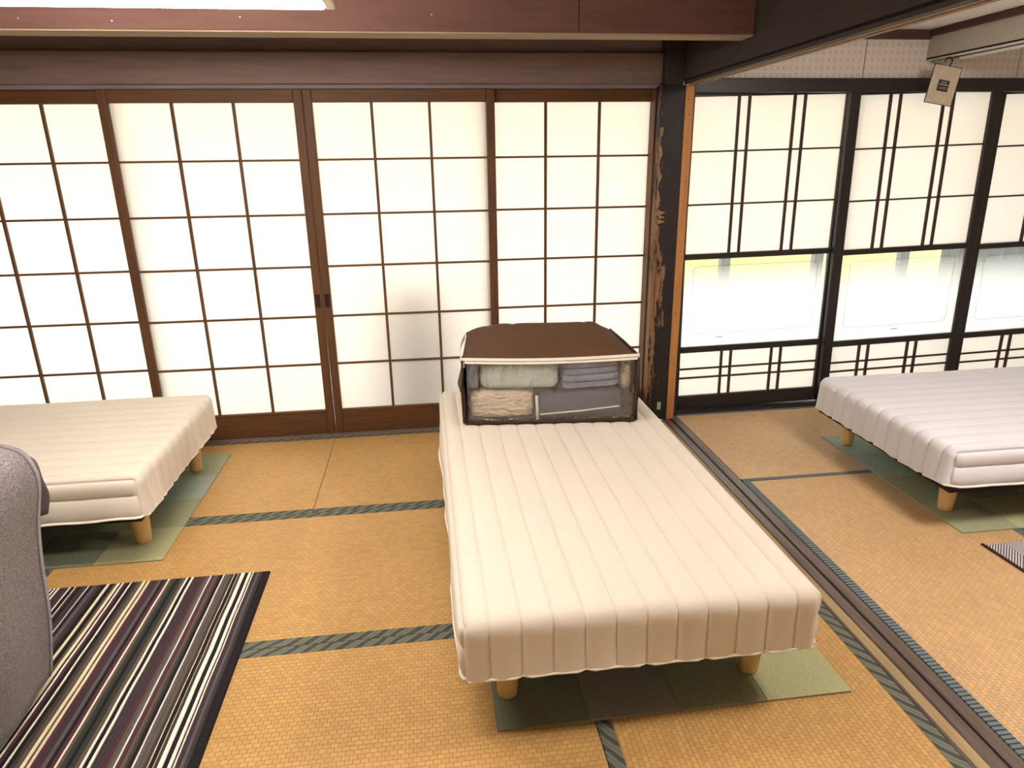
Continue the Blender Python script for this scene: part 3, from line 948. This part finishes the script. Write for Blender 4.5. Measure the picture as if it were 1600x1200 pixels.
# ------------------------------------------------------------------ storage bag with its contents
BAGLOC = Vector((1.643, -0.719, 0.369))
BAGROT = math.radians(-5.9)
bag = tag(empty('storage_bag', BAGLOC, (0, 0, BAGROT)), 'brown zipped storage bag with a clear front on the middle bed', 'bag')
bw, bd, bh = 0.362, 0.225, 0.278
def bulge(a):
    return math.sin(math.pi * a)
def side_fn(s):
    def fn(u, v):
        y = -bd + 2 * bd * u
        z = v * (bh + 0.03 * u)
        out = 0.022 * bulge(u) * bulge(v) if s < 0 else 0.010 * bulge(u) * bulge(v)
        if s < 0:
            out += 0.016 * math.exp(-((v - 0.5) / 0.12) ** 2) * math.exp(-((u - 0.25) / 0.2) ** 2)
        return (s * (bw + out) - (0.045 * u if s > 0 else 0), y, z - 0.022 * u * v * v)
    return fn
link('side_panel', grid_mesh(side_fn(-1), 20, 14, 0.002), M['bag'], bag, smooth=True)
link('side_panel', grid_mesh(side_fn(1), 20, 14, 0.002), M['bag'], bag, smooth=True)
link('back_panel', grid_mesh(lambda u, v: ((2 * u - 1) * bw - 0.045 * max(0.0, u - 0.5) * 2, bd + 0.012 * bulge(u) * bulge(v), v * (bh + 0.03 - 0.022 * (max(0, 1 - 9 * u) ** 2 + max(0, 1 - 7 * (1 - u)) ** 2))), 20, 12, 0.002), M['bag'], bag, smooth=True)
link('bottom_panel', box_mesh(-bw, bw, -bd, bd, 0.0, 0.003, 0.001), M['bag'], bag)
def front_top(u):
    # the zip line sags a little in the middle and climbs to the far corner
    return bh - 0.010 * bulge(u) + 0.004 * u
def lid_fn(u, v):
    x = (2 * u - 1) * bw
    y = -bd + 2 * bd * v
    z0 = front_top(u) * (1 - v) + (bh + 0.030) * v
    prof = min(1.0, math.sin(math.pi * (0.02 + 0.93 * v)) * 1.25) if v < 0.55 else min(1.0, math.sin(math.pi * (0.02 + 0.93 * v)) * 1.15)
    edge = min(1.0, 3.2 * u * (1 + 0.4 * v)) * min(1.0, 3.2 * (1 - u) * (1 + 0.8 * v))
    edge = edge * edge * (3 - 2 * edge)
    n = noise.noise(Vector((x * 6, y * 7, 2.0)))
    cr = -0.006 * math.exp(-((u - 0.20 - 0.12 * v) / 0.02) ** 2) * v - 0.006 * math.exp(-((u - 0.90 + 0.18 * v) / 0.02) ** 2) * v
    z = z0 + 0.060 * prof * edge + (0.006 * n * (1 - v * v) + cr) * edge - 0.022 * v * (max(0, 1 - 9 * u) ** 2 + max(0, 1 - 7 * (1 - u)) ** 2)
    x -= 0.045 * v * max(0.0, u - 0.5) * 2
    return (x, y, z)
link('lid', grid_mesh(lid_fn, 56, 34, 0.002), M['bag'], bag, smooth=True)
def win_fn(u, v):
    x = (2 * u - 1) * (bw - 0.012)
    z = 0.012 + v * (front_top(u) - 0.018)
    return (x, -bd - 0.006 * bulge(u) * bulge(v) + 0.004 * noise.noise(Vector((x * 14, z * 18, 1))), z)
link('clear_window', grid_mesh(win_fn, 40, 18, 0.0008), M['vinyl'], bag, smooth=True)
zt_pts = [((2 * u - 1) * (bw + 0.003), front_top(u)) for u in np.linspace(0, 1, 25)]
def ribbon(pts, w, out, thick, mat, name, parent):
    """flat tape following pts (x,y,z), its width going down by w"""
    bm = bmesh.new()
    rows = []
    for (x, y, z) in pts:
        rows.append([bm.verts.new(q) for q in ((x, y, z), (x + out[0] * thick, y + out[1] * thick, z), (x + out[0] * thick, y + out[1] * thick, z - w), (x, y, z - w))])
    for A, B in zip(rows, rows[1:]):
        for k in range(4):
            bm.faces.new((A[k], A[(k + 1) % 4], B[(k + 1) % 4], B[k]))
    bm.faces.new(rows[0]); bm.faces.new(rows[-1][::-1])
    bmesh.ops.recalc_face_normals(bm, faces=bm.faces[:])
    return link(name, bm_mesh(bm), mat, parent)
zp = ribbon([(x, -bd - 0.001, z + 0.012) for x, z in zt_pts], 0.024, (0, -1), 0.004, M['zip'], 'zipper', bag)
ribbon([(x, -bd - 0.0051, z + 0.0005) for x, z in zt_pts], 0.0018, (0, -1), 0.0008, M['bag_pipe'], 'zipper_teeth', zp)
zl = ribbon([(-bw - 0.004 - 0.012 * bulge(t), -bd + 2 * bd * t * 0.8, bh + 0.012 + 0.012 * t) for t in np.linspace(0, 1, 14)], 0.022, (-1, 0), 0.004, M['zip'], 'zipper', bag)
link('zip_pull', box_mesh(-bw + 0.001, -bw + 0.008, -bd - 0.008, -bd - 0.005, bh - 0.030, bh - 0.004, 0.001), M['metal'], bag)
for pts, r in (([(-bw, -bd, 0.004), (bw, -bd, 0.004)], 0.0065), ([(-bw, -bd, 0.004), (-bw - 0.004, -bd, bh * 0.5), (-bw, -bd, bh)], 0.0085), ([(bw, -bd, 0.004), (bw + 0.004, -bd, bh * 0.5), (bw, -bd, bh)], 0.0075),
               ([(-bw, bd, 0.004), (-bw, bd, bh + 0.008)], 0.004), ([(bw - 0.045, bd, 0.004), (bw - 0.045, bd, bh + 0.008)], 0.004),
               ([(bw + 0.002, -bd, bh + 0.006), (bw - 0.020, 0, bh + 0.010), (bw - 0.045, bd, bh + 0.010)], 0.0045)):
    link('piping', tube_mesh(pts, r, 8), M['bag_pipe'], bag, smooth=True)

def soft_box(hx, hy, hz, amp, freq, seed, power=4.0, n=22):
    """a rounded cushion-like block with creases"""
    bm = bmesh.new()
    bmesh.ops.create_cube(bm, size=2)
    bmesh.ops.subdivide_edges(bm, edges=bm.edges[:], cuts=n, use_grid_fill=True)
    for v in bm.verts:
        p = v.co.copy()
        l = (abs(p.x) ** power + abs(p.y) ** power + abs(p.z) ** power) ** (1 / power)
        q = p / l
        nn = noise.noise(Vector((q.x * freq * 1.2 + seed, q.y * freq, q.z * freq * 2.0)))
        ridge = 1 - abs(noise.noise(Vector((q.x * freq * 1.7, q.y * 2 + seed, q.z * freq * 1.1 + q.x * 3))))
        k = 1 + amp * nn + amp * 0.8 * (ridge - 0.8)
        v.co = Vector((q.x * hx * k, q.y * hy * k, q.z * hz * k))
    return bm_mesh(bm)
def content(name, me, mat, loc, label, cat, rot=(0, 0, 0)):
    R = Matrix.Rotation(BAGROT, 3, 'Z')
    o = link(name, me, mat, None, BAGLOC + R @ Vector(loc), (rot[0], rot[1], rot[2] + BAGROT), smooth=True)
    return tag(o, label, cat, 'bedding inside the storage bag')
def fold_block(name, w, d, h, layers, mat, loc, label, cat, rot=(0, 0, 0), edge=None):
    R = Matrix.Rotation(BAGROT, 3, 'Z')
    root = tag(empty(name, BAGLOC + R @ Vector(loc), (rot[0], rot[1], rot[2] + BAGROT)), label, cat, 'bedding inside the storage bag')
    t = h / layers
    for i in range(layers):
        me = soft_box(w / 2, d / 2, t * 0.49, 0.02, 3, i * 3.1, 9.0, 10)
        link('fold', me, mat, root, (0.002 * math.sin(i * 2), 0.002 * math.cos(i * 3), t * (i + 0.5)), smooth=True)
    if edge:
        link('piping', tube_mesh([(-w / 2 + 0.01, -d / 2 - 0.002, h * 0.22), (0, -d / 2 - 0.004, h * 0.27), (w / 2 - 0.02, -d / 2 - 0.002, h * 0.36)], 0.0035, 6), edge, root, smooth=True)
        link('piping', tube_mesh([(-w / 2 - 0.001, -d / 2 + 0.004, h * 0.05), (-w / 2 - 0.001, -d / 2 + 0.001, h * 0.95)], 0.006, 6), edge, root, smooth=True)
    return root
content('folded_sheet', soft_box(0.140, 0.184, 0.066, 0.045, 4, 1.0, 6.0, 34), M['beige'], (-0.206, -0.014, 0.070), 'crumpled beige sheet low inside the clear front of the storage bag', 'sheet')
fold_block('folded_blanket', 0.365, 0.38, 0.115, 1, M['slate'], (0.130, -0.018, 0.012), 'dark slate blanket with white piping inside the storage bag', 'blanket', (0, math.radians(-2.5), 0), M['zip'])
fold_block('folded_blanket', 0.335, 0.38, 0.128, 1, M['sage'], (-0.130, -0.018, 0.140), 'pale sage folded blanket at the top of the storage bag', 'blanket')
fold_block('folded_towel', 0.245, 0.38, 0.118, 4, M['lilac'], (0.172, -0.018, 0.142), 'lilac-blue folded towel stack inside the storage bag', 'towel', (0, math.radians(-3.5), 0))
content('rolled_quilt', soft_box(0.026, 0.17, 0.075, 0.10, 5, 6.0, 3.0, 24), M['tan'], (0.324, -0.03, 0.190), 'puffy tan quilt squeezed beside the lilac towels in the storage bag', 'quilt')
fold_block('folded_towel', 0.050, 0.36, 0.118, 1, M['navy'], (-0.327, -0.025, 0.142), 'narrow blue-grey towel edge beside the sage blanket', 'towel')

# ------------------------------------------------------------------ sofa back under a heather-grey cover
sofa = tag(empty('sofa', (-0.45, -2.5, 0)), 'sofa in a loose heather-grey fabric cover standing on the striped rug', 'sofa')
SO = Vector((-0.45, -2.5, 0))
def prof(t):
    """cover cross-section, t 0 at the outer hem, 1 at the seat side"""
    pts = [(-0.002, 0.030), (0.030, 0.22), (0.046, 0.385), (0.064, 0.52), (0.080, 0.61), (0.078, 0.675), (0.052, 0.722), (-0.02, 0.745), (-0.09, 0.746), (-0.15, 0.73), (-0.185, 0.66), (-0.195, 0.52), (-0.20, 0.42)]
    f = t * (len(pts) - 1)
    i = min(int(f), len(pts) - 2)
    k = f - i
    p0, p1, p2, p3 = pts[max(i - 1, 0)], pts[i], pts[i + 1], pts[min(i + 2, len(pts) - 1)]
    out = []
    for a in range(2):
        out.append(0.5 * (2 * p1[a] + (p2[a] - p0[a]) * k + (2 * p0[a] - 5 * p1[a] + 4 * p2[a] - p3[a]) * k * k + (3 * p1[a] - p0[a] - 3 * p2[a] + p3[a]) * k ** 3))
    return out
def cov_fn(u, v):
    x, z = prof(u)
    y = -1.79 - v * 1.55
    if u < 0.4:                                     # far hem leans with the drape
        y += -0.02 * (1 - u / 0.4) + 0.004 * math.sin(u * 22)
    n = noise.noise(Vector((u * 4, y * 3, 0.7)))
    fold = 0.010 * (1 - min(1, u / 0.38)) * math.sin(y * 15 + 2.5 * u) + 0.006 * n
    x += fold * (0.2 + 0.8 * min(1.0, v * 6))
    return (x - SO.x, y - SO.y, z)
cvr = link('cover', grid_mesh(cov_fn, 60, 60, 0.008), M['heather'], sofa, smooth=True)
link('hem', tube_mesh([tuple(Vector(cov_fn(u, 0.0)) + Vector((0, -0.018, 0))) for u in np.linspace(0.0, 0.72, 40)], 0.0028, 6), M['heather_hem'], cvr, smooth=True)
link('hem', tube_mesh([tuple(Vector(cov_fn(0.0, v)) + Vector((0, 0, 0.022))) for v in np.linspace(0.0, 1, 40)], 0.0028, 6), M['heather_hem'], cvr, smooth=True)
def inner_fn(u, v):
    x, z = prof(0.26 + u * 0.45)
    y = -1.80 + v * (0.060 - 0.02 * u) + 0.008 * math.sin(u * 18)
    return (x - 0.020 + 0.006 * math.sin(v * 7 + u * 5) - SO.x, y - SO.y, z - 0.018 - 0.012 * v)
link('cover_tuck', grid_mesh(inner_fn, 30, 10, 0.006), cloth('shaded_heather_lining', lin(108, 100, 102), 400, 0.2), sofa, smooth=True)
link('backrest', box_mesh(-0.17 - SO.x, 0.0 - SO.x, -3.30 - SO.y, -1.845 - SO.y, 0.10, 0.672, 0.03, 3), M['heather'], sofa, smooth=True)
link('seat_cushion', box_mesh(-0.86 - SO.x, -0.21 - SO.x, -3.30 - SO.y, -1.845 - SO.y, 0.13, 0.40, 0.04, 3), M['heather'], sofa, smooth=True)
link('sofa_base', box_mesh(-0.84 - SO.x, -0.03 - SO.x, -3.28 - SO.y, -1.86 - SO.y, 0.05, 0.128, 0.004), M['bed_base'], sofa)
for lx in (-0.80, -0.07):
    for ly in (-3.2, -1.93):
        link('leg', lathe_mesh([(0.02, 0), (0.024, 0.05)], 12), M['bed_base'], sofa, (lx - SO.x, ly - SO.y, 0.009))

# ------------------------------------------------------------------ ceiling lights
cl = tag(empty('ceiling_light', (0.27, -1.54, 2.14)), 'long lit fluorescent ceiling light in front of the reddish beam', 'light')
link('lamp_body', box_mesh(-0.60, 0.60, -0.05, 0.05, -0.23, -0.001, 0.006), M['lamp_body'], cl)
link('lit_cover', box_mesh(-0.625, 0.628, -0.09, 0.09, -0.322, -0.231, 0.008, 2), M['lamp'], cl)
for s in (-1, 1):
    link('end_cap', box_mesh(min(s * 0.6285, s * 0.655), max(s * 0.6285, s * 0.655), -0.092, 0.092, -0.320, -0.225, 0.004), M['acrylic'], cl)
cl2 = tag(empty('ceiling_light', (0.80, -2.40, 2.14)), 'second long fluorescent ceiling light, nearer the camera than the first', 'light')
link('lamp_body', box_mesh(-0.60, 0.60, -0.05, 0.05, -0.23, -0.001, 0.006), M['lamp_body'], cl2)
link('lit_cover', box_mesh(-0.625, 0.628, -0.09, 0.09, -0.322, -0.231, 0.008, 2), M['lamp3'], cl2)
for s in (-1, 1):
    link('end_cap', box_mesh(min(s * 0.6285, s * 0.655), max(s * 0.6285, s * 0.655), -0.092, 0.092, -0.320, -0.225, 0.004), M['acrylic'], cl2)
rl = tag(empty('ceiling_light', (3.25, -2.25, 2.03)), 'round lit ceiling light in the second room', 'light')
link('lamp_body', lathe_mesh([(0.10, -0.03), (0.10, -0.001)], 24), M['lamp_body'], rl)
link('lit_cover', lathe_mesh([(0.05, -0.125), (0.16, -0.115), (0.22, -0.085), (0.235, -0.055), (0.22, -0.031)], 36), M['lamp2'], rl, smooth=True)

# ------------------------------------------------------------------ hanging card
hc = tag(empty('hanging_card', (3.801, -0.146, 1.878), (0, math.radians(9), 0)), 'small beige card with a dark printed label, hanging from a black hook', 'card')
link('card', box_mesh(-0.074, 0.076, -0.002, 0.002, -0.212, -0.034, 0.0008), M['card'], hc)
for b in ((-0.0765, 0.0785, -0.2145, -0.212), (-0.0765, 0.0785, -0.034, -0.0315), (-0.0765, -0.074, -0.212, -0.034), (0.076, 0.0785, -0.212, -0.034)):
    link('card_edge', box_mesh(b[0], b[1], -0.0022, 0.0022, b[2], b[3], 0), M['card_edge'], hc)
lab = link('printed_label', box_mesh(-0.030, 0.032, -0.0028, -0.0021, -0.152, -0.100, 0), M['card_dark'], hc)
bm = bmesh.new()
for row, (z, h, segs) in enumerate(((-0.112, 0.005, ((-0.014, -0.009), (-0.007, -0.001), (0.001, 0.006), (0.008, 0.013), (0.014, 0.016))),
                                     (-0.124, 0.007, ((-0.024, -0.017), (-0.015, -0.010), (-0.008, -0.002), (0.0, 0.005), (0.007, 0.012), (0.014, 0.02), (0.021, 0.025))),
                                     (-0.135, 0.0025, ((-0.024, -0.006), (-0.004, 0.010), (0.012, 0.024))),
                                     (-0.142, 0.0025, ((-0.022, -0.010), (-0.008, 0.008), (0.010, 0.022))))):
    for k, (a, b) in enumerate(segs):
        add_box(bm, a, b, -0.0033, -0.0028, z, z + h * (1.0 if k % 3 else 0.8))
        if h > 0.004:
            add_box(bm, a, a + 0.001, -0.0033, -0.0028, z, z + h * 1.25)
link('print', bm_mesh(bm), M['card_text'], lab)
hp = [(0.006, 0, -0.034), (0.008, 0, -0.022)] + [(-0.006 + 0.019 * math.cos(math.radians(a)), 0, -0.014 + 0.019 * math.sin(math.radians(a))) for a in range(-20, 200, 15)]
link('hook', tube_mesh(hp, 0.0032, 8), M['black_plastic'], hc, smooth=True)
